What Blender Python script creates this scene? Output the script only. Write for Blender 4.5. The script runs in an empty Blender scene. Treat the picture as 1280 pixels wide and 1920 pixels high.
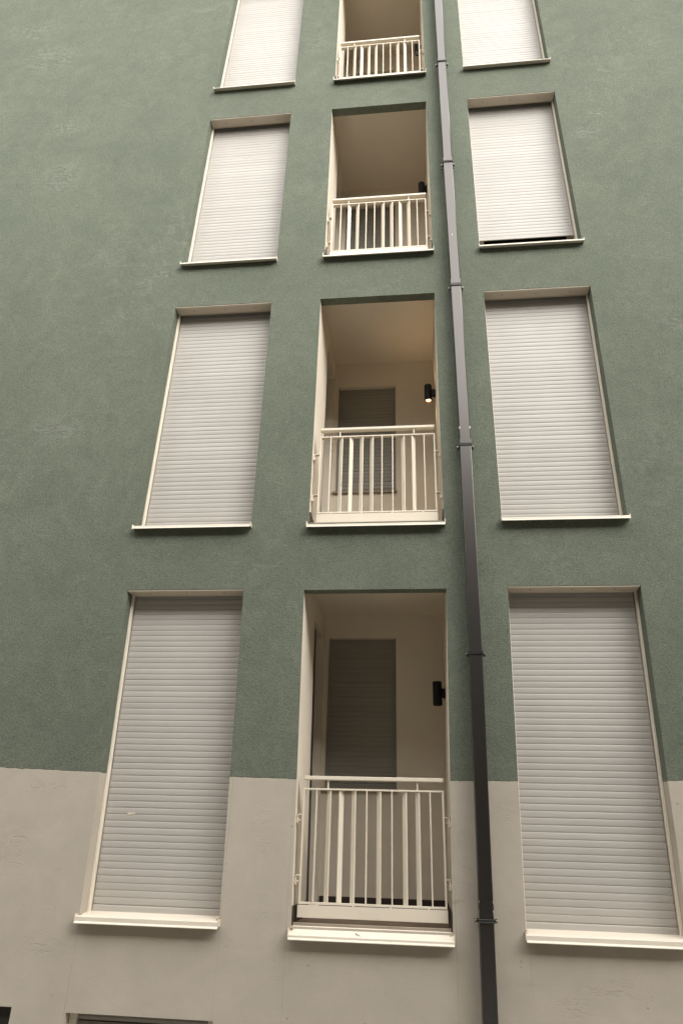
import bpy, bmesh, math, random
from mathutils import Vector, Matrix
random.seed(7)
scene = bpy.context.scene
COL = scene.collection
R = math.radians

# ------------------------------------------------------------------ materials
def new_mat(name):
    m = bpy.data.materials.new(name); m.use_nodes = True
    nt = m.node_tree
    b = nt.nodes.get('Principled BSDF')
    return m, nt, b

def N(nt, typ, **kw):
    n = nt.nodes.new(typ)
    for k, v in kw.items():
        setattr(n, k, v)
    return n

def L(nt, a, b): nt.links.new(a, b)

def noise(nt, scale, detail=4, rough=.55, vec=None, dist=0):
    n = N(nt, 'ShaderNodeTexNoise'); n.inputs['Scale'].default_value = scale
    n.inputs['Detail'].default_value = detail; n.inputs['Roughness'].default_value = rough
    n.inputs['Distortion'].default_value = dist
    if vec is not None: L(nt, vec, n.inputs['Vector'])
    return n

def ramp(nt, fac, stops):
    r = N(nt, 'ShaderNodeValToRGB')
    els = r.color_ramp.elements
    while len(els) < len(stops): els.new(.5)
    for e, (p, c) in zip(els, stops):
        e.position = p; e.color = c if len(c) == 4 else (*c, 1)
    L(nt, fac, r.inputs['Fac'])
    return r

def mth(nt, op, a, b=None, c=None, clamp=False):
    n = N(nt, 'ShaderNodeMath', operation=op); n.use_clamp = clamp
    for i, v in enumerate((a, b, c)):
        if v is None: continue
        if isinstance(v, (int, float)): n.inputs[i].default_value = v
        else: L(nt, v, n.inputs[i])
    return n.outputs[0]

def mixc(nt, fac, a, b, blend='MIX'):
    n = N(nt, 'ShaderNodeMix', data_type='RGBA', blend_type=blend)
    for key, v in ((0, fac), (6, a), (7, b)):
        if isinstance(v, (int, float)): n.inputs[key].default_value = v
        elif isinstance(v, tuple): n.inputs[key].default_value = (*v, 1) if len(v) == 3 else v
        else: L(nt, v, n.inputs[key])
    return n.outputs[2]

def objco(nt): return N(nt, 'ShaderNodeTexCoord').outputs['Object']

def mapping(nt, vec, scale):
    m = N(nt, 'ShaderNodeMapping'); m.inputs['Scale'].default_value = scale
    L(nt, vec, m.inputs['Vector']); return m.outputs[0]

def paint(name, col, rough=.5, var=.06, bump=.02, bscale=60, spec=.5, metallic=0, coat=0, dirt=None, vscale=(3, 3, 3)):
    m, nt, b = new_mat(name)
    co = objco(nt)
    n1 = noise(nt, 1.0, 5, .6, mapping(nt, co, vscale))
    lo = tuple(c * (1 - var) for c in col); hi = tuple(min(1, c * (1 + var)) for c in col)
    r = ramp(nt, n1.outputs['Fac'], [(.3, lo), (.7, hi)])
    c_out = r.outputs['Color']
    if dirt:
        n3 = noise(nt, 14, 8, .7, co)
        f = ramp(nt, n3.outputs['Fac'], [(.62, (0, 0, 0)), (.74, (1, 1, 1))])
        c_out = mixc(nt, mth(nt, 'MULTIPLY', f.outputs['Color'], dirt[0]), c_out, dirt[1])
    L(nt, c_out, b.inputs['Base Color'])
    b.inputs['Roughness'].default_value = rough
    b.inputs['Metallic'].default_value = metallic
    b.inputs['Specular IOR Level'].default_value = spec
    b.inputs['Coat Weight'].default_value = coat
    if bump:
        n2 = noise(nt, bscale, 3, .5, co)
        bp = N(nt, 'ShaderNodeBump'); bp.inputs['Strength'].default_value = bump
        bp.inputs['Distance'].default_value = .01
        L(nt, n2.outputs['Fac'], bp.inputs['Height']); L(nt, bp.outputs['Normal'], b.inputs['Normal'])
    return m

G_LINE = 2.090
def plaster_mat():
    """two-tone plaster: rough green render above the paint line, smooth beige below"""
    m, nt, b = new_mat('two_tone_plaster')
    co = objco(nt)
    sep = N(nt, 'ShaderNodeSeparateXYZ'); L(nt, co, sep.inputs[0])
    x, y, z = sep.outputs
    # paint line, slightly hand drawn
    xs = mth(nt, 'ADD', x, .6)
    bow = mth(nt, 'MULTIPLY', mth(nt, 'MULTIPLY', xs, xs), .0056)
    wob = noise(nt, 22, 4, .7, co)
    wob2 = noise(nt, 1.3, 2, .5, co)
    line = mth(nt, 'ADD', mth(nt, 'ADD', bow, G_LINE - .014),
               mth(nt, 'ADD', mth(nt, 'MULTIPLY', mth(nt, 'SUBTRACT', wob.outputs['Fac'], .5), .026),
                   mth(nt, 'MULTIPLY', mth(nt, 'SUBTRACT', wob2.outputs['Fac'], .5), .02)))
    isg = mth(nt, 'MULTIPLY', mth(nt, 'SUBTRACT', z, line), 400, clamp=True)
    # --- green render
    grain = noise(nt, 95, 3, .65, mapping(nt, co, (1, 1, 1.5)), .6)
    grain2 = noise(nt, 210, 2, .6, mapping(nt, co, (.8, 1, 1.4)))
    patch = noise(nt, .9, 5, .6, mapping(nt, co, (1, 1, .8)), .4)
    trowel = noise(nt, 3.2, 6, .68, co, 1.6)
    gcol = ramp(nt, patch.outputs['Fac'], [(.3, (.133, .1525, .115)), (.7, (.154, .1745, .132))]).outputs['Color']
    tr = ramp(nt, trowel.outputs['Fac'], [(.34, (.93, .935, .93)), (.5, (1, 1, 1)), (.66, (1.10, 1.095, 1.09))]).outputs['Color']
    gcol = mixc(nt, 1.0, gcol, tr, 'MULTIPLY')
    gg = ramp(nt, grain.outputs['Fac'], [(.38, (.66, .66, .66)), (.5, (1, 1, 1)), (.62, (1.22, 1.22, 1.22))]).outputs['Color']
    gcol = mixc(nt, .8, gcol, mixc(nt, 1.0, gcol, gg, 'MULTIPLY'))
    mid = noise(nt, 38, 4, .7, co, .8)
    mm = ramp(nt, mid.outputs['Fac'], [(.36, (.86, .86, .86)), (.5, (1, 1, 1)), (.64, (1.14, 1.14, 1.14))]).outputs['Color']
    gcol = mixc(nt, .75, gcol, mixc(nt, 1.0, gcol, mm, 'MULTIPLY'))
    # pale scuffs and dusty smears, in a few places only
    where = ramp(nt, noise(nt, .55, 3, .5, co).outputs['Fac'], [(.50, (0, 0, 0)), (.66, (1, 1, 1))]).outputs['Color']
    scf = ramp(nt, noise(nt, 6.5, 9, .74, co, .9).outputs['Fac'], [(.50, (0, 0, 0)), (.72, (1, 1, 1))]).outputs['Color']
    gcol = mixc(nt, mth(nt, 'MULTIPLY', mth(nt, 'MULTIPLY', where, scf), .55), gcol, (.25, .262, .215))
    where2 = ramp(nt, noise(nt, .8, 2, .5, mapping(nt, co, (1, 1, 1.3))).outputs['Fac'], [(.54, (0, 0, 0)), (.70, (1, 1, 1))]).outputs['Color']
    gcol = mixc(nt, mth(nt, 'MULTIPLY', where2, .22), gcol, (.095, .112, .085))
    # trowel scars and scuffs where the wall has them
    scar = None
    for sx, sz, rx_, rz_ in ((-2.59, 7.17, .17, .07), (-2.80, 7.06, .13, .06), (-1.14, 3.97, .12, .05), (-4.79, 11.26, .45, .40), (-4.16, 8.83, .38, .34), (-5.2, 11.9, .5, .3),
                             (2.04, 8.91, .20, .16), (2.2, 9.26, .15, .1), (-2.74, 12.03, .18, .08), (-1.13, 11.06, .22, .3), (-4.21, 9.76, .35, .22), (2.6, 6.2, .3, .25), (-3.4, 5.2, .4, .2)):
        dx = mth(nt, 'MULTIPLY', mth(nt, 'SUBTRACT', x, sx), 1 / rx_); dz = mth(nt, 'MULTIPLY', mth(nt, 'SUBTRACT', z, sz), 1 / rz_)
        dd = mth(nt, 'ADD', mth(nt, 'MULTIPLY', dx, dx), mth(nt, 'MULTIPLY', dz, dz))
        k = mth(nt, 'SUBTRACT', 1.0, dd, clamp=True)
        scar = k if scar is None else mth(nt, 'MAXIMUM', scar, k)
    rid = noise(nt, 11, 9, .72, mapping(nt, co, (.8, 1, 1.3)), 1.4)
    ridr = ramp(nt, rid.outputs['Fac'], [(.46, (0, 0, 0)), (.58, (1, 1, 1))]).outputs['Color']
    scarf = mth(nt, 'MULTIPLY', scar, ridr)
    gcol = mixc(nt, mth(nt, 'MULTIPLY', scarf, .42), gcol, (.255, .268, .222))
    # --- beige
    bp1 = noise(nt, 1.1, 6, .65, mapping(nt, co, (1.2, 1, .8)), .3)
    bcol = ramp(nt, bp1.outputs['Fac'], [(.3, (.412, .370, .304)), (.5, (.444, .400, .330)), (.72, (.475, .428, .354))]).outputs['Color']
    sc = noise(nt, 5.5, 8, .72, mapping(nt, co, (.7, 1, 2.0)), 1.0)
    scr = ramp(nt, sc.outputs['Fac'], [(.27, (.90, .89, .87)), (.36, (1, 1, 1)), (.66, (1, 1, 1)), (.76, (1.07, 1.07, 1.08))]).outputs['Color']
    bcol = mixc(nt, .9, bcol, mixc(nt, 1.0, bcol, scr, 'MULTIPLY'))
    sp = N(nt, 'ShaderNodeTexVoronoi'); sp.inputs['Scale'].default_value = 6.5; sp.inputs['Randomness'].default_value = 1
    L(nt, mapping(nt, co, (.75, 1, 1.3)), sp.inputs['Vector'])
    spk = ramp(nt, sp.outputs['Distance'], [(.035, (.62, .58, .52)), (.06, (1, 1, 1))]).outputs['Color']
    bcol = mixc(nt, .8, bcol, mixc(nt, 1.0, bcol, spk, 'MULTIPLY'))
    bl = ramp(nt, noise(nt, 3.2, 7, .7, mapping(nt, co, (.8, 1, 1.2)), .7).outputs['Fac'], [(.33, (.945, .945, .95)), (.5, (1, 1, 1)), (.68, (1.05, 1.05, 1.045))]).outputs['Color']
    bcol = mixc(nt, 1.0, bcol, bl, 'MULTIPLY')
    sm = noise(nt, 1, 6, .75, mapping(nt, co, (2.0, 1, 11)), .5)
    smr = ramp(nt, sm.outputs['Fac'], [(.29, (.76, .75, .73)), (.345, (1, 1, 1)), (.67, (1, 1, 1)), (.74, (1.14, 1.14, 1.15))]).outputs['Color']
    bcol = mixc(nt, .8, bcol, mixc(nt, 1.0, bcol, smr, 'MULTIPLY'))
    bsc = None
    for sx, sz, rx_, rz_ in ((-1.83, 1.0, .10, .05), (-1.06, 1.17, .13, .05), (-2.85, 1.98, .25, .06), (-.93, .92, .05, .14), (-1.23, 1.01, .10, .04), (.36, 1.09, .10, .03),
                             (.62, 1.86, .12, .08), (.34, 1.6, .06, .3), (-2.6, .95, .2, .1), (1.3, .85, .3, .08), (-1.1, 1.7, .1, .25), (-3.0, 1.55, .2, .2), (1.0, .75, .14, .08)):
        dx = mth(nt, 'MULTIPLY', mth(nt, 'SUBTRACT', x, sx), 1 / rx_); dz = mth(nt, 'MULTIPLY', mth(nt, 'SUBTRACT', z, sz), 1 / rz_)
        dd = mth(nt, 'ADD', mth(nt, 'MULTIPLY', dx, dx), mth(nt, 'MULTIPLY', dz, dz))
        k = mth(nt, 'SUBTRACT', 1.0, dd, clamp=True)
        bsc = k if bsc is None else mth(nt, 'MAXIMUM', bsc, k)
    brd = noise(nt, 15, 8, .7, mapping(nt, co, (.5, 1, 1.6)), 1.2)
    brr = ramp(nt, brd.outputs['Fac'], [(.40, (1, 1, 1)), (.455, (0, 0, 0)), (.56, (0, 0, 0)), (.62, (.6, .6, .6))]).outputs['Color']
    bscf = mth(nt, 'MULTIPLY', bsc, brr)
    bcol = mixc(nt, mth(nt, 'MULTIPLY', bscf, .20), bcol, (.26, .225, .175))
    # hairline seams running down from / up between the openings
    seams = None
    lean = noise(nt, 1.5, 2, .5, co)
    xw = mth(nt, 'ADD', x, mth(nt, 'MULTIPLY', mth(nt, 'SUBTRACT', lean.outputs['Fac'], .5), .014))
    for xx in (-2.36, -1.345, -.885, .262, .735, 1.77):
        d = mth(nt, 'ABSOLUTE', mth(nt, 'SUBTRACT', xw, xx))
        s = mth(nt, 'SUBTRACT', 1.0, mth(nt, 'MULTIPLY', d, 320), clamp=True)
        seams = s if seams is None else mth(nt, 'MAXIMUM', seams, s)
    brk = ramp(nt, noise(nt, 2.2, 3, .6, co).outputs['Fac'], [(.35, (.25, .25, .25)), (.6, (1, 1, 1))]).outputs['Color']
    seams = mth(nt, 'MULTIPLY', seams, brk)
    fine = mth(nt, 'MULTIPLY', seams, .42)
    bcol = mixc(nt, fine, bcol, (.24, .2, .145))
    gcol = mixc(nt, mth(nt, 'MULTIPLY', seams, .16), gcol, (.24, .27, .2))
    col = mixc(nt, isg, bcol, gcol)
    # pale lip of the coat edge
    lip = mth(nt, 'SUBTRACT', 1.0, mth(nt, 'MULTIPLY', mth(nt, 'ABSOLUTE', mth(nt, 'SUBTRACT', mth(nt, 'ADD', z, .004), line)), 260), clamp=True)
    col = mixc(nt, mth(nt, 'MULTIPLY', lip, .35), col, (.5, .46, .38))
    L(nt, col, b.inputs['Base Color'])
    b.inputs['Roughness'].default_value = .92
    b.inputs['Specular IOR Level'].default_value = .25
    hg = mth(nt, 'ADD', mth(nt, 'ADD', mth(nt, 'MULTIPLY', grain.outputs['Fac'], .9), mth(nt, 'MULTIPLY', mid.outputs['Fac'], .5)), mth(nt, 'MULTIPLY', grain2.outputs['Fac'], .35))
    hg = mth(nt, 'ADD', hg, mth(nt, 'MULTIPLY', scarf, .32))
    hg = mth(nt, 'ADD', hg, mth(nt, 'MULTIPLY', trowel.outputs['Fac'], .35))
    fin = noise(nt, 130, 2, .5, co)
    hb = mth(nt, 'ADD', mth(nt, 'MULTIPLY', ramp(nt, sc.outputs['Fac'], [(.28, (0, 0, 0)), (.36, (1, 1, 1)), (.66, (1, 1, 1)), (.74, (1.6, 1.6, 1.6))]).outputs['Color'], .10), mth(nt, 'ADD', mth(nt, 'MULTIPLY', fin.outputs['Fac'], .16), mth(nt, 'MULTIPLY', smr, .12)))
    hb = mth(nt, 'SUBTRACT', hb, mth(nt, 'ADD', mth(nt, 'MULTIPLY', seams, .15), mth(nt, 'MULTIPLY', bscf, .13)))
    mixh = N(nt, 'ShaderNodeMix', data_type='FLOAT'); L(nt, isg, mixh.inputs[0]); L(nt, hb, mixh.inputs[2])
    L(nt, mth(nt, 'ADD', hg, .45), mixh.inputs[3])
    bp = N(nt, 'ShaderNodeBump'); bp.inputs['Strength'].default_value = 1.0; bp.inputs['Distance'].default_value = .008
    L(nt, mixh.outputs[0], bp.inputs['Height']); L(nt, bp.outputs['Normal'], b.inputs['Normal'])
    return m

def shutter_mat(name, col):
    m, nt, b = new_mat(name)
    co = objco(nt)
    sep = N(nt, 'ShaderNodeSeparateXYZ'); L(nt, co, sep.inputs[0])
    # slat to slat tone drift
    k = mth(nt, 'FLOOR', mth(nt, 'DIVIDE', sep.outputs[2], .0466))
    wn = N(nt, 'ShaderNodeTexWhiteNoise', noise_dimensions='1D'); L(nt, k, wn.inputs['W'])
    n1 = noise(nt, 1, 5, .6, mapping(nt, co, (2.2, 1, 1.4)))
    n2 = noise(nt, 1, 4, .6, mapping(nt, co, (10, 1, 60)))
    f = mth(nt, 'ADD', mth(nt, 'MULTIPLY', n1.outputs['Fac'], .6), mth(nt, 'ADD', mth(nt, 'MULTIPLY', wn.outputs['Value'], .22), mth(nt, 'MULTIPLY', n2.outputs['Fac'], .2)))
    lo = tuple(c * .92 for c in col); hi = tuple(c * 1.06 for c in col)
    c1 = ramp(nt, f, [(.3, lo), (.72, hi)]).outputs['Color']
    st = noise(nt, 9, 7, .7, mapping(nt, co, (1.3, 1, .8)))
    sf = ramp(nt, st.outputs['Fac'], [(.64, (0, 0, 0)), (.76, (1, 1, 1))]).outputs['Color']
    c1 = mixc(nt, mth(nt, 'MULTIPLY', sf, .16), c1, (.30, .27, .21))
    L(nt, c1, b.inputs['Base Color'])
    b.inputs['Roughness'].default_value = .42
    b.inputs['Specular IOR Level'].default_value = .45
    bp = N(nt, 'ShaderNodeBump'); bp.inputs['Strength'].default_value = .015; bp.inputs['Distance'].default_value = .006
    L(nt, noise(nt, 1, 3, .5, mapping(nt, co, (5, 1, 30))).outputs['Fac'], bp.inputs['Height']); L(nt, bp.outputs['Normal'], b.inputs['Normal'])
    return m

M = {}
M['plaster'] = plaster_mat()
M['slat'] = shutter_mat('pale_shutter_slats', (.455, .432, .395))
M['slat_dark'] = shutter_mat('shade_toned_slats', (.275, .262, .225))  # darker copy of the pale slats, with balcony shade put into the colour
M['cream'] = paint('cream_enamel', (.72, .65, .53), .42, .04, .015, 40, dirt=(.3, (.36, .26, .16)))
M['sill'] = paint('cream_sill_metal', (.72, .655, .545), .45, .05, .02, 30, dirt=(.30, (.42, .33, .23)))
M['guide'] = paint('pale_guide_rail', (.78, .71, .59), .45, .05, .02, 30, dirt=(.25, (.40, .29, .19)))
M['soffit'] = paint('beige_head_plate', (.60, .525, .415), .6, .05, .01, 30)
M['screw'] = paint('dull_screw', (.2, .17, .13), .5, .05, 0)
M['loggia'] = paint('cream_loggia_plaster', (.735, .665, .55), .9, .05, .12, 120, spec=.2, vscale=(1.2, 1.2, 1.0), dirt=(.10, (.4, .32, .22)))
M['tile'] = paint('brown_floor_tile', (.17, .125, .085), .5, .12, .05, 20)
M['edge'] = paint('stone_edge', (.30, .25, .19), .7, .1, .1, 40)
M['skirt'] = paint('dark_skirting_tile', (.045, .032, .026), .45, .15, .05, 20)
M['rubber_and_dark'] = paint('black_rubber_and_dark_room', (.02, .018, .016), .6, .3, .1, 30)
M['pipe'] = paint('anthracite_lacquer', (.006, .0055, .005), .31, .06, .006, 14, spec=.60, vscale=(4, 4, .7))
M['pipe'].node_tree.nodes['Principled BSDF'].inputs['IOR'].default_value = 1.9
M['pipe'].node_tree.nodes['Principled BSDF'].inputs['Specular Tint'].default_value = (1, .94, .89, 1)
M['clamp'] = paint('dark_clamp_metal', (.06, .058, .055), .30, .1, 0, spec=.7, metallic=.5)
M['bolt'] = paint('zinc_bolt', (.45, .43, .40), .3, .1, 0, metallic=.9)
M['lamp'] = paint('black_lamp_metal', (.006, .006, .006), .5, .2, .01, 80, spec=.25)
M['twig'] = paint('dry_twig', (.10, .075, .045), .9, .2, .2, 90)
M['asphalt'] = paint('asphalt', (.215, .20, .178), .9, .15, .4, 60)
M['paving'] = paint('pale_paving', (.27, .252, .22), .85, .15, .3, 40)
M['facing'] = paint('dull_facade_plaster', (.07, .062, .05), .95, .1, .2, 20)
M['roof'] = paint('grey_roof', (.12, .115, .11), .9, .15, .2, 10)

def glass_mat(name, col):
    m, nt, b = new_mat(name)
    b.inputs['Base Color'].default_value = (*col, 1); b.inputs['Roughness'].default_value = .06
    b.inputs['Specular IOR Level'].default_value = .6
    bp = N(nt, 'ShaderNodeBump'); bp.inputs['Strength'].default_value = .05; bp.inputs['Distance'].default_value = .02
    L(nt, noise(nt, 3, 2, .5, objco(nt)).outputs['Fac'], bp.inputs['Height']); L(nt, bp.outputs['Normal'], b.inputs['Normal'])
    return m
M['glass'] = glass_mat('dark_window_glass', (.012, .013, .013))
def emit(name, col, s):
    m, nt, b = new_mat(name)
    b.inputs['Base Color'].default_value = (*col, 1)
    b.inputs['Emission Color'].default_value = (*col, 1); b.inputs['Emission Strength'].default_value = s
    return m
M['lit'] = emit('lit_lamp_lens', (1, .72, .36), 9.0)
M['lens'] = paint('unlit_lamp_lens', (.35, .33, .3), .25, .05, 0)
M['reflector'] = paint('copper_reflector', (.62, .36, .17), .3, .05, 0, metallic=.8)

# ------------------------------------------------------------------ mesh helpers
class MB:
    def __init__(self): self.v = []; self.f = []; self.mi = []; self.sm = []; self.cur = 0
    def quad(self, pts, smooth=False):
        i = len(self.v); self.v += [tuple(p) for p in pts]
        self.f.append(tuple(range(i, i + len(pts)))); self.mi.append(self.cur); self.sm.append(smooth)
    def hexa(self, p):  # p[0..3] bottom loop, p[4..7] top loop
        i = len(self.v); self.v += [tuple(q) for q in p]
        for f in ((3, 2, 1, 0), (4, 5, 6, 7), (0, 1, 5, 4), (1, 2, 6, 5), (2, 3, 7, 6), (3, 0, 4, 7)):
            self.f.append(tuple(i + k for k in f)); self.mi.append(self.cur); self.sm.append(False)
    def box(self, x0, x1, y0, y1, z0, z1):
        self.hexa([(x0, y0, z0), (x1, y0, z0), (x1, y1, z0), (x0, y1, z0), (x0, y0, z1), (x1, y0, z1), (x1, y1, z1), (x0, y1, z1)])
    def xprism(self, prof, x0, x1, smooth=False):
        """profile of (y,z) points, closed, extruded between x0 and x1 (numbers or functions of z)"""
        fx0 = x0 if callable(x0) else (lambda z: x0); fx1 = x1 if callable(x1) else (lambda z: x1)
        i = len(self.v); n = len(prof)
        self.v += [(fx0(z), y, z) for y, z in prof] + [(fx1(z), y, z) for y, z in prof]
        for k in range(n):
            a, b_ = k, (k + 1) % n
            self.f.append((i + a, i + b_, i + n + b_, i + n + a)); self.mi.append(self.cur); self.sm.append(smooth)
        self.f.append(tuple(i + k for k in reversed(range(n)))); self.mi.append(self.cur); self.sm.append(False)
        self.f.append(tuple(i + n + k for k in range(n))); self.mi.append(self.cur); self.sm.append(False)
    def cyl(self, p0, p1, r, seg=20, r1=None, caps=True):
        r1 = r if r1 is None else r1
        p0, p1 = Vector(p0), Vector(p1); d = (p1 - p0).normalized()
        a = d.orthogonal().normalized(); b_ = d.cross(a)
        i = len(self.v)
        for k in range(seg):
            t = 2 * math.pi * k / seg; q = a * math.cos(t) + b_ * math.sin(t)
            self.v.append(tuple(p0 + q * r)); self.v.append(tuple(p1 + q * r1))
        for k in range(seg):
            j = (k + 1) % seg
            self.f.append((i + 2 * k, i + 2 * j, i + 2 * j + 1, i + 2 * k + 1)); self.mi.append(self.cur); self.sm.append(True)
        if caps:
            self.f.append(tuple(i + 2 * k for k in reversed(range(seg)))); self.mi.append(self.cur); self.sm.append(False)
            self.f.append(tuple(i + 2 * k + 1 for k in range(seg))); self.mi.append(self.cur); self.sm.append(False)
    def build(self, name, mats, parent=None, bevel=0, seg=2):
        me = bpy.data.meshes.new(name); me.from_pydata(self.v, [], self.f); me.update()
        if not isinstance(mats, (list, tuple)): mats = [mats]
        for m in mats: me.materials.append(m)
        for p, k, s in zip(me.polygons, self.mi, self.sm): p.material_index = k; p.use_smooth = s
        bm = bmesh.new(); bm.from_mesh(me)
        bmesh.ops.recalc_face_normals(bm, faces=bm.faces)
        bm.to_mesh(me); bm.free()
        o = bpy.data.objects.new(name, me); COL.objects.link(o)
        if parent is not None: o.parent = parent; o.matrix_parent_inverse = parent.matrix_world.inverted()
        if bevel:
            md = o.modifiers.new('bevel', 'BEVEL'); md.width = bevel; md.segments = seg; md.limit_method = 'ANGLE'; md.angle_limit = R(40)
            md.harden_normals = False
        return o

def tag(o, label=None, cat=None, group=None, kind=None):
    if label: o['label'] = label
    if cat: o['category'] = cat
    if group: o['group'] = group
    if kind: o['kind'] = kind
    return o

def thing(name, loc, label, cat, group=None):
    o = bpy.data.objects.new(name, None); COL.objects.link(o); o.location = loc
    o.empty_display_size = .1
    bpy.context.view_layer.update()
    return tag(o, label, cat, group)

# ------------------------------------------------------------------ the openings of the facade (metres, wall face at y = 0)
class Op:
    def __init__(s, x0t, x0b, x1t, x1b, zh, zs): s.a = (x0b, x0t); s.b = (x1b, x1t); s.zh = zh; s.zs = zs
    def x0(s, z): return s.a[0] + (s.a[1] - s.a[0]) * (z - s.zs) / (s.zh - s.zs)
    def x1(s, z): return s.b[0] + (s.b[1] - s.b[0]) * (z - s.zs) / (s.zh - s.zs)
    def loop(s): return [(s.x0(s.zs), s.zs), (s.x1(s.zs), s.zs), (s.x1(s.zh), s.zh), (s.x0(s.zh), s.zh)]
LW = [Op(-2.415, -2.364, -1.398, -1.352, 3.565, 1.140), Op(-2.413, -2.437, -1.385, -1.386, 6.700, 4.165),
      Op(-2.373, -2.410, -1.359, -1.373, 9.695, 7.313), Op(-2.295, -2.365, -1.325, -1.345, 12.72, 10.290)]
CW = [Op(-.886, -.852, .288, .244, 3.552, 1.130), Op(-.877, -.877, .283, .290, 6.705, 4.163),
      Op(-.861, -.859, .270, .284, 9.697, 7.300), Op(-.832, -.842, .256, .272, 12.72, 10.260)]
RW = [Op(.778, .721, 1.811, 1.752, 3.568, 1.141), Op(.771, .774, 1.805, 1.797, 6.694, 4.175),
      Op(.754, .766, 1.764, 1.796, 9.692, 7.309), Op(.722, .740, 1.712, 1.752, 12.72, 10.294)]
BW = [Op(-2.347, -2.34, -1.334, -1.33, .574, .10), Op(-3.75, -3.75, -2.734, -2.734, .588, .10)]

building = thing('apartment_building', (0, 0, 0), 'plastered apartment building, grey green above a beige base, with three columns of openings', 'building')

# wall face with holes + reveals
def make_wall():
    bm = bmesh.new()
    def loop_edges(pts):
        vs = [bm.verts.new((x, 0, z)) for x, z in pts]
        return [bm.edges.new((vs[i], vs[(i + 1) % len(vs)])) for i in range(len(vs))]
    E_ = loop_edges([(-10, -.3), (8, -.3), (8, 16.5), (-10, 16.5)])
    ops = LW + CW + RW + BW
    for o in ops: E_ += loop_edges(o.loop())
    bmesh.ops.triangle_fill(bm, use_beauty=True, use_dissolve=False, edges=E_)
    def q(*p): bm.faces.new([bm.verts.new(v) for v in p])
    for o in LW + RW + BW:
        z0, z1 = o.zs, o.zh
        D = .30
        for fx in (o.x0, o.x1):
            q((fx(z0), 0, z0), (fx(z0), D, z0), (fx(z1), D, z1), (fx(z1), 0, z1))
        q((o.x0(z1), 0, z1), (o.x1(z1), 0, z1), (o.x1(z1), .118, z1), (o.x0(z1), .118, z1))
        q((o.x0(z0), 0, z0), (o.x1(z0), 0, z0), (o.x1(z0), D, z0), (o.x0(z0), D, z0))
        # roller box above the head
        t = z1 + .22
        q((o.x0(z1), .118, z1), (o.x1(z1), .118, z1), (o.x1(z1), .118, t), (o.x0(z1), .118, t))
        q((o.x0(z1), D, z1), (o.x1(z1), D, z1), (o.x1(z1), D, t), (o.x0(z1), D, t))
        q((o.x0(z1), .118, t), (o.x1(z1), .118, t), (o.x1(z1), D, t), (o.x0(z1), D, t))
        for fx in (o.x0, o.x1):
            q((fx(z1), .118, z1), (fx(z1), D, z1), (fx(z1), D, t), (fx(z1), .118, t))
    for o in CW:
        z0, z1 = o.zs, o.zh
        for fx in (o.x0, o.x1):
            q((fx(z0), 0, z0), (fx(z0), .02, z0), (fx(z1), .02, z1), (fx(z1), 0, z1))
        q((o.x0(z1), 0, z1), (o.x1(z1), 0, z1), (o.x1(z1), .10, z1), (o.x0(z1), .10, z1))
        q((o.x0(z1), .10, z1), (o.x1(z1), .10, z1), (o.x1(z1), .10, z1 + .2), (o.x0(z1), .10, z1 + .2))
        q((o.x0(z0), 0, z0), (o.x1(z0), 0, z0), (o.x1(z0), .06, z0), (o.x0(z0), .06, z0))
    # the rest of the house
    q((-10, 0, -.3), (-10, 11, -.3), (-10, 11, 16.5), (-10, 0, 16.5))
    q((8, 0, -.3), (8, 11, -.3), (8, 11, 16.5), (8, 0, 16.5))
    q((-10, 11, -.3), (8, 11, -.3), (8, 11, 16.5), (-10, 11, 16.5))
    me = bpy.data.meshes.new('wall'); bm.to_mesh(me); bm.free()
    me.materials.append(M['plaster'])
    o = bpy.data.objects.new('wall', me); COL.objects.link(o); o.parent = building
make_wall()
b = MB(); b.box(-10.15, 8.15, -.15, 11.15, 16.5, 16.7); b.build('roof', M['roof'], building)

# ------------------------------------------------------------------ windows (parts of the building)
def sealant(parent, x, y, z, sc=1.0):
    m = MB()
    for k in range(4):
        cx, cy, cz = x + random.uniform(-.012, .012) * sc, y + random.uniform(-.02, .012), z + random.uniform(-.006, .010)
        rr = random.uniform(.006, .011) * sc; n = len(m.v); S = 8
        m.v.append((cx, cy, cz + rr * .6))
        for a in range(S):
            t = 2 * math.pi * a / S; q = rr * random.uniform(.8, 1.25); m.v.append((cx + q * math.cos(t), cy + q * math.sin(t), cz))
        m.v.append((cx, cy, cz - rr * .5))
        for a in range(S):
            b2 = (a + 1) % S
            m.f.append((n, n + 1 + a, n + 1 + b2)); m.mi.append(0); m.sm.append(True)
            m.f.append((n + S + 1, n + 1 + b2, n + 1 + a)); m.mi.append(0); m.sm.append(True)
    m.build('sealant', M['sealant'], parent)
M['sealant'] = paint('old_sealant', (.50, .38, .26), .9, .15, .2, 60)
def sill_profile(zs, back, drop, yb, yf=-.05, lip=.040):
    zt = zs + back; zf = zt - drop
    return [(yb, zt), (yf, zf), (yf - .003, zf - .004), (yf - .003, zf - lip + .012), (yf - .014, zf - lip + .002), (yf - .014, zf - lip - .002),
            (yf + .002, zf - lip + .006), (yf + .004, zf - .010), (yb, zt - .008)]

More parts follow.
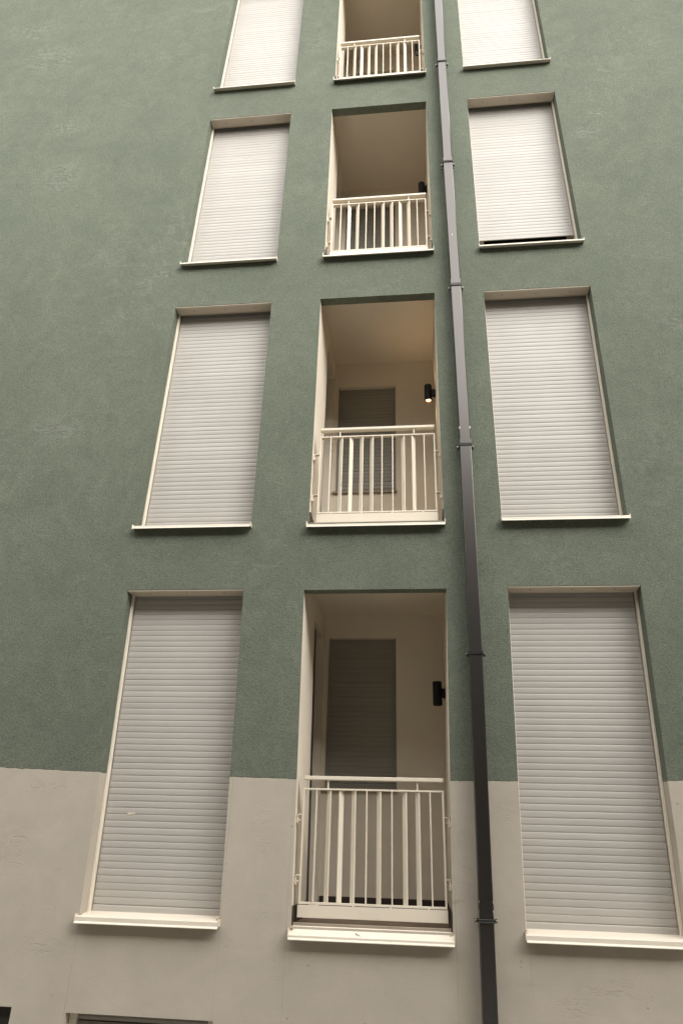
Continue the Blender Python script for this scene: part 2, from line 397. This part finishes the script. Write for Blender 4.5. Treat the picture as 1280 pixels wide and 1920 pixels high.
def make_sill(o, parent, back=.026, drop=.024, yb=.21, lip=.040):
    zs = o.zs
    m = MB(); x0 = o.x0(zs) - .006; x1 = o.x1(zs) + .006
    pr = sill_profile(zs, back, drop, yb, lip=lip)
    # inside the reveal the sheet is as wide as the opening, in front of the wall it overlaps the jambs
    m.xprism([(yb, zs + back), (-.002, zs + back - drop * (yb + .002) / (yb + .05)), (-.002, zs + back - .008 - drop * (yb + .002) / (yb + .05)), (yb, zs + back - .008)], o.x0(zs) + .001, o.x1(zs) - .001)
    zw = zs + back - drop * (yb + .002) / (yb + .05)
    m.xprism([(-.002, zw)] + pr[1:8] + [(-.002, zw - .008)], x0, x1)
    for xa, xb in ((x0 - .004, x0), (x1, x1 + .004)):   # folded end caps
        m.box(xa, xb, -.055, -.001, zs + back - drop - lip + .012, zw + .008)
    return m.build('sill', M['sill'], parent)

def make_window(o, i):
    m = MB(); z0, z1 = o.zs + .03, o.zh
    m.cur = 0
    for xa, xb in ((o.x0(z0) + .004, o.x0(z0) + .075), (o.x1(z0) - .075, o.x1(z0) - .004)):
        m.box(xa, xb, .215, .275, z0, z1)
    m.box(o.x0(z0) + .075, o.x1(z0) - .075, .215, .275, z0, z0 + .045); m.box(o.x0(z0) + .075, o.x1(z0) - .075, .215, .275, z1 - .07, z1)
    m.cur = 1
    m.box(o.x0(z0) + .075, o.x1(z0) - .075, .24, .255, z0 + .045, z1 - .07)
    m.cur = 2
    m.box(o.x0(z0) + .001, o.x1(z0) - .001, .285, .299, o.zs, o.zh)  # added black sheet stands in for the unlit room behind the glass
    w = m.build('window', [M['guide'], M['glass'], M['rubber_and_dark']], building)
    make_sill(o, w, back=.014 if i else .026, drop=(.024, .032, .055, .082)[i], lip=(.042, .030, .028, .026)[i])
    if i == 0:
        zz = o.zs + .012
        for xx in (o.x0(zz) + .006, o.x1(zz) - .006): sealant(w, xx, .004, zz)
    h = MB(); h.xprism([(.004, z1 - .002), (.114, z1 - .002), (.118, z1 - .020), (.113, z1 - .009), (.004, z1 - .009)], o.x0(z1) + .003, o.x1(z1) - .003)
    h.cur = 1
    for f in (.18, .5, .82):
        xc = o.x0(z1) + f * (o.x1(z1) - o.x0(z1)); h.cyl((xc, .062, z1 - .0085), (xc, .062, z1 - .0135), .0065, 10, .0045)
    h.build('head_plate', [M['soffit'], M['screw']], w)
    return w
for ops in (LW, RW):
    for i, o in enumerate(ops): make_window(o, i)

# ------------------------------------------------------------------ roller shutters
PITCH = .0466
def curtain(o, zb, zt, yc, name, mat, parent, inset=.020, pitch=PITCH, sag=.0044, mark=None):
    m = MB(); z = zb + .045
    # bottom bar
    m.xprism([(yc + .006, zb), (yc - .005, zb), (yc - .006, zb + .035), (yc - .003, zb + .043), (yc + .006, zb + .043)], lambda q: o.x0(q) + inset, lambda q: o.x1(q) - inset)
    prof = [(0, .0036), (.020, .0002), (.06, -.0010), (.22, -.0019), (.4, -.0026), (.58, -.0029), (.76, -.0028), (.90, -.0023), (.985, -.0012), (1, .0036)]
    while z < zt:
        j = random.uniform(-.0004, .0004); tilt = random.uniform(-.0006, .0006); sk = 0
        rows = []
        for t, d in prof:
            zz = z + t * pitch; yy = yc + d + j + tilt * (t - .5) * 2
            rows.append(((o.x0(zz) + inset, yy, zz + sk), (o.x1(zz) - inset, yy, zz - sk)))
        base = len(m.v)
        for a, c in rows: m.v += [a, c]
        for k in range(len(rows) - 1):
            m.f.append((base + 2 * k, base + 2 * k + 1, base + 2 * k + 3, base + 2 * k + 2)); m.mi.append(0); m.sm.append(2 <= k <= 6)
        z += pitch
    me_o = m.build(name, mat, parent)
    return me_o

def roller_shutter(o, label, raised=0.0):
    t = thing('roller_shutter', ((o.x0(o.zs) + o.x1(o.zs)) / 2, .14, o.zs + .02), label, 'roller shutter', 'roller shutters of the street windows')
    zb = o.zs + .020 + raised
    curtain(o, zb, o.zh + .06, .166, 'slat_curtain', M['slat'], t)
    for s in (0, 1):
        m = MB(); za, zc = o.zs + .012, o.zh - .003
        fx = (lambda z, s=s: (o.x0(z) + .001) if s == 0 else (o.x1(z) - .001))
        sg = 1 if s == 0 else -1
        w = .016
        P = []
        for z in (za, zc):
            xs_ = [fx(z), fx(z) + sg * w]
            P.append([(xs_[0], .112, z), (xs_[1], .112, z), (xs_[1], .152, z), (xs_[0], .152, z)])
        m.hexa(P[0] + P[1])
        P = []
        for z in (za, zc):
            xs_ = [fx(z), fx(z) + sg * w]
            P.append([(xs_[0], .182, z), (xs_[1], .182, z), (xs_[1], .198, z), (xs_[0], .198, z)])
        m.hexa(P[0] + P[1])
        m.build('guide_rail', M['guide'], t, .002)
    return t

RAISED = .222
def marks(o, t, spots):
    """small scuffs: thin flakes of dried plaster stuck on the slats"""
    for (x, z, w, h) in spots:
        m = MB(); k = 9; pts = []
        for i in range(k):
            a = 2 * math.pi * i / k; r = random.uniform(.75, 1.1)
            pts.append((x + math.cos(a) * w * r, .1598, z + math.sin(a) * h * r))
        n = len(m.v); m.v += pts + [(p[0], .162, p[2]) for p in pts]
        m.f.append(tuple(range(n, n + k))); m.mi.append(0); m.sm.append(False)
        for i in range(k):
            m.f.append((n + i, n + (i + 1) % k, n + k + (i + 1) % k, n + k + i)); m.mi.append(0); m.sm.append(False)
        m.build('plaster_splash', M['cream'], t)

s1 = roller_shutter(LW[0], 'closed roller shutter with a pale splash on its slats, lowest of the left column')
marks(LW[0], s1, [(-2.165, 1.815, .026, .010), (-2.14, 1.818, .018, .007)])
roller_shutter(LW[1], 'closed roller shutter left of the balcony whose wall lamp is lit')
roller_shutter(LW[2], 'closed pale roller shutter in the left column, left of the second balcony from the top')
roller_shutter(LW[3], 'closed roller shutter at the top left, cut off by the top edge')
roller_shutter(RW[0], 'closed roller shutter beside the drainpipe, lowest one, touching the right edge')
roller_shutter(RW[1], 'closed roller shutter right of the drainpipe, level with the lit wall lamp')
roller_shutter(RW[2], 'roller shutter not fully lowered, a black gap open above its sill', RAISED)
roller_shutter(RW[3], 'closed roller shutter right of the drainpipe, cut off by the top edge')

# ------------------------------------------------------------------ loggias
YB = 1.35           # back wall
WINX = [(-.837, -.172), (-.832, -.160), (-.820, -.150), (-.81, -.14)]
WINZ = [(2.12, 3.52), (5.17, 6.565), (8.24, 9.60), (11.2, 12.50)]
RAILS = []
def make_loggia(i):
    o = CW[i]; zs, zh = o.zs, o.zh
    zf = zs + .016; zc = zh + .20; dh = zh - .045
    m = MB()
    X0, X1 = o.x0, o.x1
    def q(fx, ya, yb_, za, zb_):
        m.quad([(fx(za), ya, za), (fx(za), yb_, za), (fx(zb_), yb_, zb_), (fx(zb_), ya, zb_)])
    # left wall with the door recess
    q(X0, .02, .67, zs, zh); q(X0, .1, .67, zh, zc)
    q(X0, .67, 1.30, dh, zc); q(X0, 1.30, YB, zs, zc)
    rx = lambda z: X0(z) - .20
    m.quad([(X0(zs), 1.30, zs), (rx(zs), 1.30, zs), (rx(dh), 1.30, dh), (X0(dh), 1.30, dh)])
    m.quad([(X0(zs), .67, zs), (rx(zs), .67, zs), (rx(dh), .67, dh), (X0(dh), .67, dh)])
    m.quad([(X0(dh), .67, dh), (rx(dh), .67, dh), (rx(dh), 1.30, dh), (X0(dh), 1.30, dh)])
    # right wall
    q(X1, .02, YB, zs, zh); q(X1, .1, YB, zh, zc)
    # back wall round the window
    wx0, wx1 = WINX[i]; wz0, wz1 = WINZ[i]
    def bq(xa0, xa1, za, xb0, xb1, zb_):
        m.quad([(xa0, YB, za), (xa1, YB, za), (xb1, YB, zb_), (xb0, YB, zb_)])
    bq(X0(zs), X1(zs), zs, X0(wz0), X1(wz0), wz0)
    bq(X0(wz0), wx0, wz0, X0(wz1), wx0, wz1); bq(wx1, X1(wz0), wz0, wx1, X1(wz1), wz1)
    bq(X0(wz1), X1(wz1), wz1, X0(zc), X1(zc), zc)
    for xx in (wx0, wx1): m.quad([(xx, YB, wz0), (xx, YB + .14, wz0), (xx, YB + .14, wz1), (xx, YB, wz1)])
    m.quad([(wx0, YB, wz1), (wx1, YB, wz1), (wx1, YB + .14, wz1), (wx0, YB + .14, wz1)])
    m.quad([(wx0, YB, wz0), (wx1, YB, wz0), (wx1, YB + .14, wz0), (wx0, YB + .14, wz0)])
    lg = m.build('loggia', M['loggia'], building)
    c = MB(); c.quad([(X0(zc), .1, zc), (X1(zc), .1, zc), (X1(zc), YB, zc), (X0(zc), YB, zc)]); c.build('ceiling', M['loggia'], lg)
    f = MB(); f.hexa([(X0(zs), .055, zs - .02), (X1(zs), .055, zs - .02), (X1(zs), YB, zs - .02), (X0(zs) , YB, zs - .02),
                      (X0(zs), .055, zf), (X1(zs), .055, zf), (X1(zs), YB, zf), (X0(zs), YB, zf)])
    f.box(X0(zs) - .2, X0(zs), .67, 1.30, zs - .02, zf); f.build('floor', M['tile'], lg)
    t = MB(); t.box(X0(zs) + .001, X1(zs) - .001, .030, .054, zs - .015, zf + .006); t.build('threshold', M['edge'], lg, .003)
    k = MB(); kh = zf + .105
    k.hexa([(X0(zs), .025, zs), (X0(zs) + .010, .025, zs), (X0(zs) + .010, .66, zs), (X0(zs), .66, zs), (X0(kh), .025, kh), (X0(kh) + .010, .025, kh), (X0(kh) + .010, .66, kh), (X0(kh), .66, kh)])
    k.build('skirting', M['skirt'], lg); k = MB()
    k.hexa([(X1(zs) - .010, .025, zs), (X1(zs), .025, zs), (X1(zs), YB, zs), (X1(zs) - .010, YB, zs), (X1(kh) - .010, .025, kh), (X1(kh), .025, kh), (X1(kh), YB, kh), (X1(kh) - .010, YB, kh)])
    k.build('skirting', M['skirt'], lg); k = MB()
    k.box(X0(zs) + .010, X1(zs) - .012, YB - .012, YB - .001, zf, kh); k.build('skirting', M['skirt'], lg)
    d = MB()
    d.hexa([(rx(zf), .68, zf), (rx(zf) + .05, .68, zf), (rx(zf) + .05, 1.29, zf), (rx(zf), 1.29, zf), (rx(dh), .68, dh), (rx(dh) + .05, .68, dh), (rx(dh) + .05, 1.29, dh), (rx(dh), 1.29, dh)])
    d.cur = 1
    gw = .024 if i == 0 else .007       # black brush seal on the near jamb of the door opening
    e = -.001
    d.hexa([(X0(zf) - .02, .671, zf), (X0(zf) + e, .671, zf), (X0(zf) + e, .671 + gw * 5, zf), (X0(zf) - .02, .671 + gw * 5, zf),
            (X0(dh) - .02, .671, dh - .07), (X0(dh) + e, .671, dh - .07), (X0(dh) + e, .671 + gw * 5, dh - .07), (X0(dh) - .02, .671 + gw * 5, dh - .07)])
    d.build('door', [M['slat_dark'], M['rubber_and_dark']], lg)
    s = MB(); s.box(wx0 - .03, wx1 + .01, YB - .025, YB - .001, wz0 - .03, wz0 - .002); s.build('window_sill', M['edge'], lg, .003)
    make_sill(o, lg, back=.004, drop=(.048, .037, .048, .074)[i], yb=.029, lip=.028)
    if i == 0:
        for xx in (o.x0(zs) + .008, o.x1(zs) - .008): sealant(lg, xx, -.002, zs - .016, 1.1)
    return lg
for i in range(4): make_loggia(i)

def inner_shutter(i, label):
    wx0, wx1 = WINX[i]; wz0, wz1 = WINZ[i]
    o = Op(wx0, wx0, wx1, wx1, wz1, wz0)
    t = thing('roller_shutter', ((wx0 + wx1) / 2, YB + .06, wz0), label, 'roller shutter', 'roller shutters at the back of the balconies')
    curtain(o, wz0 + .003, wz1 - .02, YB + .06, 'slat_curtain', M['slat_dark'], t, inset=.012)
    m = MB()
    for xa, xb in ((wx0 + .001, wx0 + .02), (wx1 - .02, wx1 - .001)): 
        g = MB(); g.box(xa, xb, YB + .035, YB + .052, wz0 + .002, wz1 - .002); g.build('guide_rail', M['slat_dark'], t)
inner_shutter(0, 'dark shaded roller shutter on the back wall of the lowest balcony')
inner_shutter(1, 'shaded roller shutter on the back wall of the balcony with the lit lamp')
inner_shutter(2, 'shaded roller shutter seen between the bars of the second balcony from the top')
inner_shutter(3, 'barely visible shaded roller shutter deep inside the topmost balcony')

# ------------------------------------------------------------------ balcony railings
#           handrail top, top rail centre, bottom rail centre, panel (z0,z1), brackets, x0, x1, bar turn
RAIL = [dict(h=2.104, t=2.013, b=1.268, p=(1.180, 1.257), k=(1.838, 1.441), x=(-.812, .207), bars='0LRL0L0LL0'),
        dict(h=5.173, t=5.079, b=4.294, p=(4.196, 4.280), k=(4.892, 4.471), x=(-.812, .233), bars='0LRLL00LR0'),
        dict(h=8.223, t=8.135, b=7.430, p=(7.330, 7.415), k=(7.935, 7.555), x=(-.803, .226), bars='0RL00LLRL0'),
        dict(h=11.116, t=11.020, b=10.39, p=(10.29, 10.375), k=(10.80, 10.42), x=(-.796, .214), bars='0LRLL00LR0')]
def railing(i, label):
    o = CW[i]; d = RAIL[i]; x0, x1 = d['x']; yc = .085
    t = thing('balcony_railing', ((x0 + x1) / 2, yc, d['p'][0]), label, 'railing', 'cream steel railings of the balconies')
    m = MB(); m.box(x0 - .006, x1 + .006, yc - .026, yc + .026, d['h'] - .026, d['h']); m.build('handrail', M['cream'], t, .003)
    m = MB()
    m.box(x0 - .007, x1 + .007, yc - .020, yc + .020, d['t'] - .006, d['t'] + .006)
    m.box(x0 - .007, x1 + .007, yc - .020, yc + .020, d['b'] - .007, d['b'] + .007)
    for xx in (x0, x1): m.box(xx - .0065, xx + .0065, yc - .020, yc + .020, d['b'] + .007, d['t'] - .006)
    m.build('frame', M['cream'], t, .0015)
    for xx in (x0 + .176, x1 - .184):
        m = MB(); m.box(xx - .0055, xx + .0055, yc - .014, yc + .014, d['t'] + .006, d['h'] - .026); m.build('support', M['cream'], t, .0015)
    n = len(d['bars'])
    for j, c in enumerate(d['bars']):
        cx = x0 + (x1 - x0) * (j + 1) / (n + 1) + random.uniform(-.002, .002)
        a = {'0': 0, 'L': R(45), 'R': R(-45)}[c] + random.uniform(-.03, .03)
        hw, hd = .0045, .0210
        ca, sa = math.cos(a), math.sin(a)
        P = []
        for z in (d['b'] + .0068, d['t'] - .0058):
            for (u, v) in ((-hw, -hd), (hw, -hd), (hw, hd), (-hw, hd)):
                P.append((cx + u * ca - v * sa, yc + u * sa + v * ca, z))
        m = MB(); m.hexa(P[:4] + P[4:])
        for sgn in (-1, 1):     # weld beads
            m.cyl((cx, yc - .012, d['b'] + .004), (cx, yc - .012, d['b'] + .013), .0085, 10, .005)
        m.build('baluster', M['cream'], t, .001, 1)
    m = MB(); m.box(x0 - .010, x1 + .010, yc - .024, yc - .018, d['p'][0], d['p'][1])
    for k in range(4):
        xx = x0 + .12 + k * (x1 - x0 - .24) / 3
        m.box(xx - .006, xx + .006, yc - .021, yc - .015, d['p'][1] - .001, d['b'] - .006)
    m.build('kick_panel', M['cream'], t, .0012)
    for z in d['k']:
        for s in (0, 1):
            m = MB()
            if s == 0: xa, xw = x0 - .006, o.x0(z)
            else: xa, xw = x1 + .006, o.x1(z)
            sg = 1 if s else -1
            lo, hi = sorted((xa, xw - sg * .012)); m.box(lo, hi, yc - .030, yc + .010, z - .004, z + .004)
            lo, hi = sorted((xw - sg * .018, xw - sg * .010)); m.box(lo, hi, yc - .030, yc + .010, z - .062, z + .0042)
            lo, hi = sorted((xw - sg * .010, xw - sg * .0005)); m.box(lo, hi, yc - .022, yc + .004, z - .055, z - .022)
            bk = m.build('bracket', M['cream'], t, .001, 1)
            c = MB(); c.cyl((xw - sg * .018, yc - .012, z - .040), (xw - sg * .032, yc - .012, z - .040), .007, 8)
            c.build('bolt', M['bolt'] if i == 0 and s else M['cream'], bk)
railing(0, 'cream steel railing of the lowest balcony, standing in the beige base')
railing(1, 'cream steel railing in front of the balcony with the lit lamp')
railing(2, 'cream steel railing of the second balcony from the top')
railing(3, 'cream steel railing of the topmost balcony, near the upper edge of the photo')

# ------------------------------------------------------------------ wall lamps
LZ = [2.868, 6.044, 9.165, 12.06]
def wall_lamp(i, label, lit=False):
    o = CW[i]; z = LZ[i]; xw = o.x1(z); y = .8; cx = .207 if i != 2 else .204; r = .040; h = .1
    t = thing('wall_lamp', (xw, y, z), label, 'wall lamp', 'black tube lamps on the balcony walls')
    m = MB()
    # open tube: outer wall, rim and inner wall
    m.cyl((cx, y, z - h), (cx, y, z + h), r, 32, caps=False)
    m.cyl((cx, y, z - h), (cx, y, z - h + .03), r - .004, 32, caps=False); m.cyl((cx, y, z + h - .03), (cx, y, z + h), r - .004, 32, caps=False)
    for zz in (z - h, z + h):
        n = len(m.v)
        for rr in (r, r - .004):
            for k in range(32):
                a = 2 * math.pi * k / 32; m.v.append((cx + rr * math.cos(a), y + rr * math.sin(a), zz))
        for k in range(32):
            j = (k + 1) % 32; m.f.append((n + k, n + j, n + 32 + j, n + 32 + k)); m.mi.append(0); m.sm.append(False)
    m.build('lamp_tube', M['lamp'], t)
    m = MB(); m.box(cx + r - .004, xw - .012, y - .024, y + .024, z - .034, z + .040); m.build('arm', M['lamp'], t, .003)
    m = MB(); m.cyl((xw - .013, y, z), (xw - .0005, y, z), .045, 24); m.build('wall_plate', M['lamp'], t)
    for zz, s in ((z - h, 1), (z + h, -1)):
        m = MB(); m.cyl((cx, y, zz + s * .018), (cx, y, zz + s * .024), .021 if lit else r - .005, 24)
        if lit:
            m.cur = 1; m.cyl((cx, y, zz + s * .004), (cx, y, zz + s * .022), r - .005, 24, .021, caps=False)
        m.build('lens', [M['lit'] if lit else M['lens'], M['reflector']], t)
    if lit:
        for s, e in ((1, .9), (-1, 1.2)):
            l = bpy.data.lights.new('lamp_bulb', 'SPOT'); l.energy = e; l.color = (1, .66, .34); l.spot_size = R(95); l.spot_blend = .7; l.shadow_soft_size = .015
            lo = bpy.data.objects.new('lamp_bulb', l); COL.objects.link(lo); lo.location = (cx, y, z + s * (h + .004)); lo.rotation_euler = (math.pi if s > 0 else 0, 0, 0)
            lo.parent = t; lo.matrix_parent_inverse = t.matrix_world.inverted()
wall_lamp(0, 'unlit black tube lamp on the right wall of the lowest balcony')
wall_lamp(1, 'lit black tube lamp with a warm glowing lower end', True)
wall_lamp(2, 'unlit black tube lamp peeking above the handrail of the second balcony from the top')
wall_lamp(3, 'unlit black tube lamp behind the bars of the topmost balcony')

# ------------------------------------------------------------------ drainpipe
PX = [(16.0, .405), (11.9, .420), (8.5, .4315), (6.72, .4435), (4.87, .4505), (3.0, .4410), (1.22, .4120), (0, .392)]
def px(z):
    for (za, xa), (zb, xb) in zip(PX, PX[1:]):
        if zb <= z <= za: return xb + (xa - xb) * (z - zb) / (za - zb)
    return PX[-1][1]
PWID = .0955
dp = thing('drainpipe', (px(0) + PWID / 2, -.08, 0), 'square dark metal drainpipe running down the whole facade between balconies and right windows', 'drainpipe')
JOINTS = [16.0, 10.30, 8.545, 6.765, 4.90, 1.335, 0.02]
def pipe_piece(za, zb, grow, y0=-.118, y1=-.034):
    m = MB(); zs_ = sorted({za, zb} | {z for z, _ in PX if zb < z < za}, reverse=True)
    r = .005
    ring = []
    def pr(x0, x1):
        out = []
        for (cx, cy, a0) in ((x1 - r, y1 - r, 0), (x0 + r, y1 - r, 90), (x0 + r, y0 + r, 180), (x1 - r, y0 + r, 270)):
            for k in range(5):
                a = R(a0 + k * 22.5); out.append((cx + r * math.cos(a), cy + r * math.sin(a)))
        return out
    n = 20
    for z in zs_:
        for (x, y) in pr(px(z) - grow, px(z) + PWID + grow): m.v.append((x, y - 0, z))
    for s in range(len(zs_) - 1):
        for k in range(n):
            j = (k + 1) % n
            m.f.append((s * n + k, s * n + j, (s + 1) * n + j, (s + 1) * n + k)); m.mi.append(0); m.sm.append(k % 5 != 4)
    m.f.append(tuple(range(n))); m.mi.append(0); m.sm.append(False)
    m.f.append(tuple((len(zs_) - 1) * n + k for k in reversed(range(n)))); m.mi.append(0); m.sm.append(False)
    return m.build('pipe_section', M['pipe'], dp)
for k in range(len(JOINTS) - 1):
    za, zb = JOINTS[k], JOINTS[k + 1]
    pipe_piece(za - .004, zb + .0015, 0)
    if k: # socket collar at the head of each section
        pipe_piece(za + .001, za - .055, .0022, -.1205, -.032)
def clamp(z):
    x0, x1 = px(z), px(z) + PWID
    m = MB()
    for dz in (-.011, .004):   # strap pressed into two ridges
        m.box(x0 - .006, x1 + .006, -.1265, -.1195, z + dz, z + dz + .007)
    m.box(x0 - .005, x1 + .005, -.1235, -.1190, z - .011, z + .011)
    for xa, xb in ((x0 - .006, x0 - .001), (x1 + .001, x1 + .006)): m.box(xa, xb, -.1195, -.050, z - .011, z + .011)
    m.box(x0 - .028, x0 - .006, -.066, -.056, z - .012, z + .012); m.box(x1 + .006, x1 + .028, -.066, -.056, z - .012, z + .012)
    m.box(x0 - .028, x1 + .028, -.031, -.024, z - .010, z + .010)
    m.cyl(((x0 + x1) / 2, -.025, z), ((x0 + x1) / 2, .01, z), .008, 12)
    c = m.build('pipe_clamp', M['clamp'], dp, .0012, 1)
    for xx in (x0 - .018, x1 + .018):
        s = MB(); s.cyl((xx, -.076, z), (xx, -.066, z), .0085, 14, .0105); s.cyl((xx, -.081, z), (xx, -.076, z), .005, 14, .0085); s.cyl((xx, -.056, z), (xx, -.024, z), .004, 10)
        s.build('bolt', M['bolt'], c)
for z in (10.255, 8.475, 6.685, 4.845, 2.995, 1.215): clamp(z)
# flecks of old paint left on the pipe edge
m = MB(); m.box(.4505 - .0015, .4505 + .006, -.1192, -.1175, 5.005, 5.03); m.box(.4505 + PWID - .006, .4505 + PWID + .0015, -.1192, -.1175, 5.005, 5.03); m.box(.4505 + .03, .4505 + .036, -.1192, -.1175, 7.36, 7.375)
m.build('paint_fleck', M['cream'], dp)

# ------------------------------------------------------------------ basement openings
w = MB(); o = BW[0]
w.box(o.x0(.3) + .001, o.x0(.3) + .05, .06, .115, .1, .572); w.box(o.x1(.3) - .05, o.x1(.3) - .001, .06, .115, .1, .572)
w.cur = 1
for k in range(9): w.xprism([(.10, .11 + k * .052), (.085, .112 + k * .052), (.080, .13 + k * .052), (.088, .155 + k * .052), (.10, .158 + k * .052)], o.x0(.3) + .05, o.x1(.3) - .05)
w.box(o.x0(.3) + .001, o.x1(.3) - .001, .12, .13, .1, .79)
bw = w.build('basement_window', [M['guide'], M['slat_dark']], building)
w = MB(); o = BW[1]
w.box(o.x0(.3), o.x1(.3), .10, .115, .10, .588)
w.cur = 1; w.box(o.x0(.3), o.x1(.3), .06, .10, .515, .588); w.box(o.x0(.3), o.x1(.3), .07, .10, .10, .14)
w.build('basement_window', [M['glass'], M['rubber_and_dark']], building)

# twig on the lowest balcony sill
m = MB(); m.cyl((-.405, -.030, 1.1065), (-.385, -.040, 1.0985), .0028, 8, .002); m.cyl((-.385, -.040, 1.0985), (-.372, -.043, 1.0945), .002, 8, .001)
tag(m.build('twig', M['twig'], None), 'small dry twig lying on the sill of the lowest balcony', 'twig')

# ------------------------------------------------------------------ street and the far side (outside the frame: they light and shade the facade)
m = MB(); m.box(-400, 400, -400, 400, -.5, -.12); tag(m.build('street', M['asphalt']), kind='structure')
m = MB(); m.box(-60, 60, -2.6, -.002, -.3, 0.0); tag(m.build('pavement', M['paving'], None, .01), kind='structure')
m = MB(); m.box(-60, 40, -22, -9.5, -.3, 10.25); m.box(-60.2, 40.2, -22.2, -9.3, 10.25, 10.55)
tag(m.build('opposite_building', M['facing']), kind='structure')

# ------------------------------------------------------------------ light
CLOUD = 3.3
SUN_EL, SUN_AZ = 33, -42          # overcast: one very soft sun behind the photographer
w = bpy.data.worlds.new('World'); scene.world = w; w.use_nodes = True
nt = w.node_tree
bg = nt.nodes['Background']
sky = N(nt, 'ShaderNodeTexSky', sky_type='NISHITA'); sky.sun_disc = False
sky.sun_elevation = R(SUN_EL); sky.sun_rotation = R(180 + SUN_AZ); sky.dust_density = 4; sky.air_density = 1.0; sky.ozone_density = 1
hs = N(nt, 'ShaderNodeHueSaturation'); hs.inputs['Saturation'].default_value = .10
L(nt, sky.outputs[0], hs.inputs['Color'])
# closed cloud cover: brighter overhead than at the horizon, mixed over the clear sky
wc = N(nt, 'ShaderNodeTexCoord'); ws = N(nt, 'ShaderNodeSeparateXYZ'); L(nt, wc.outputs['Generated'], ws.inputs[0])
cl = mth(nt, 'MULTIPLY', mth(nt, 'ADD', mth(nt, 'MULTIPLY', mth(nt, 'MAXIMUM', ws.outputs[2], 0.0), 3.6), 1.0), CLOUD)
cc = N(nt, 'ShaderNodeCombineColor')
for k in range(3): L(nt, cl, cc.inputs[k])
mixed = mixc(nt, .6, hs.outputs[0], cc.outputs[0])
tint = mixc(nt, 1.0, mixed, (1.0, .972, .942), 'MULTIPLY')
L(nt, tint, bg.inputs['Color']); bg.inputs['Strength'].default_value = .13
sd = bpy.data.lights.new('sun', 'SUN'); sd.energy = 1.0; sd.angle = R(45); sd.color = (1, .965, .925)
so = bpy.data.objects.new('sun', sd); COL.objects.link(so)
az = R(SUN_AZ); el = R(SUN_EL)
dirv = Vector((-math.sin(az) * math.cos(el), -math.cos(az) * math.cos(el), math.sin(el)))
so.rotation_euler = dirv.to_track_quat('Z', 'Y').to_euler()
so.location = (0, -20, 30)

# ------------------------------------------------------------------ camera
cd = bpy.data.cameras.new('camera'); cd.sensor_fit = 'VERTICAL'; cd.sensor_height = 36; cd.lens = 36 * 1318.495 / 1920
cd.clip_end = 2000; cd.clip_start = .05
co_ = bpy.data.objects.new('camera', cd); COL.objects.link(co_)
co_.location = (.06831, -5.48687, 1.6); co_.rotation_euler = (2.0204997, -.0279327, .1061)
scene.camera = co_

vs = scene.view_settings
vs.view_transform = 'Standard'; vs.look = 'None'; vs.exposure = 1.42; vs.gamma = 1; vs.use_curve_mapping = False
scene.cycles.use_denoising = True
scene.cycles.max_bounces = 10; scene.cycles.diffuse_bounces = 6
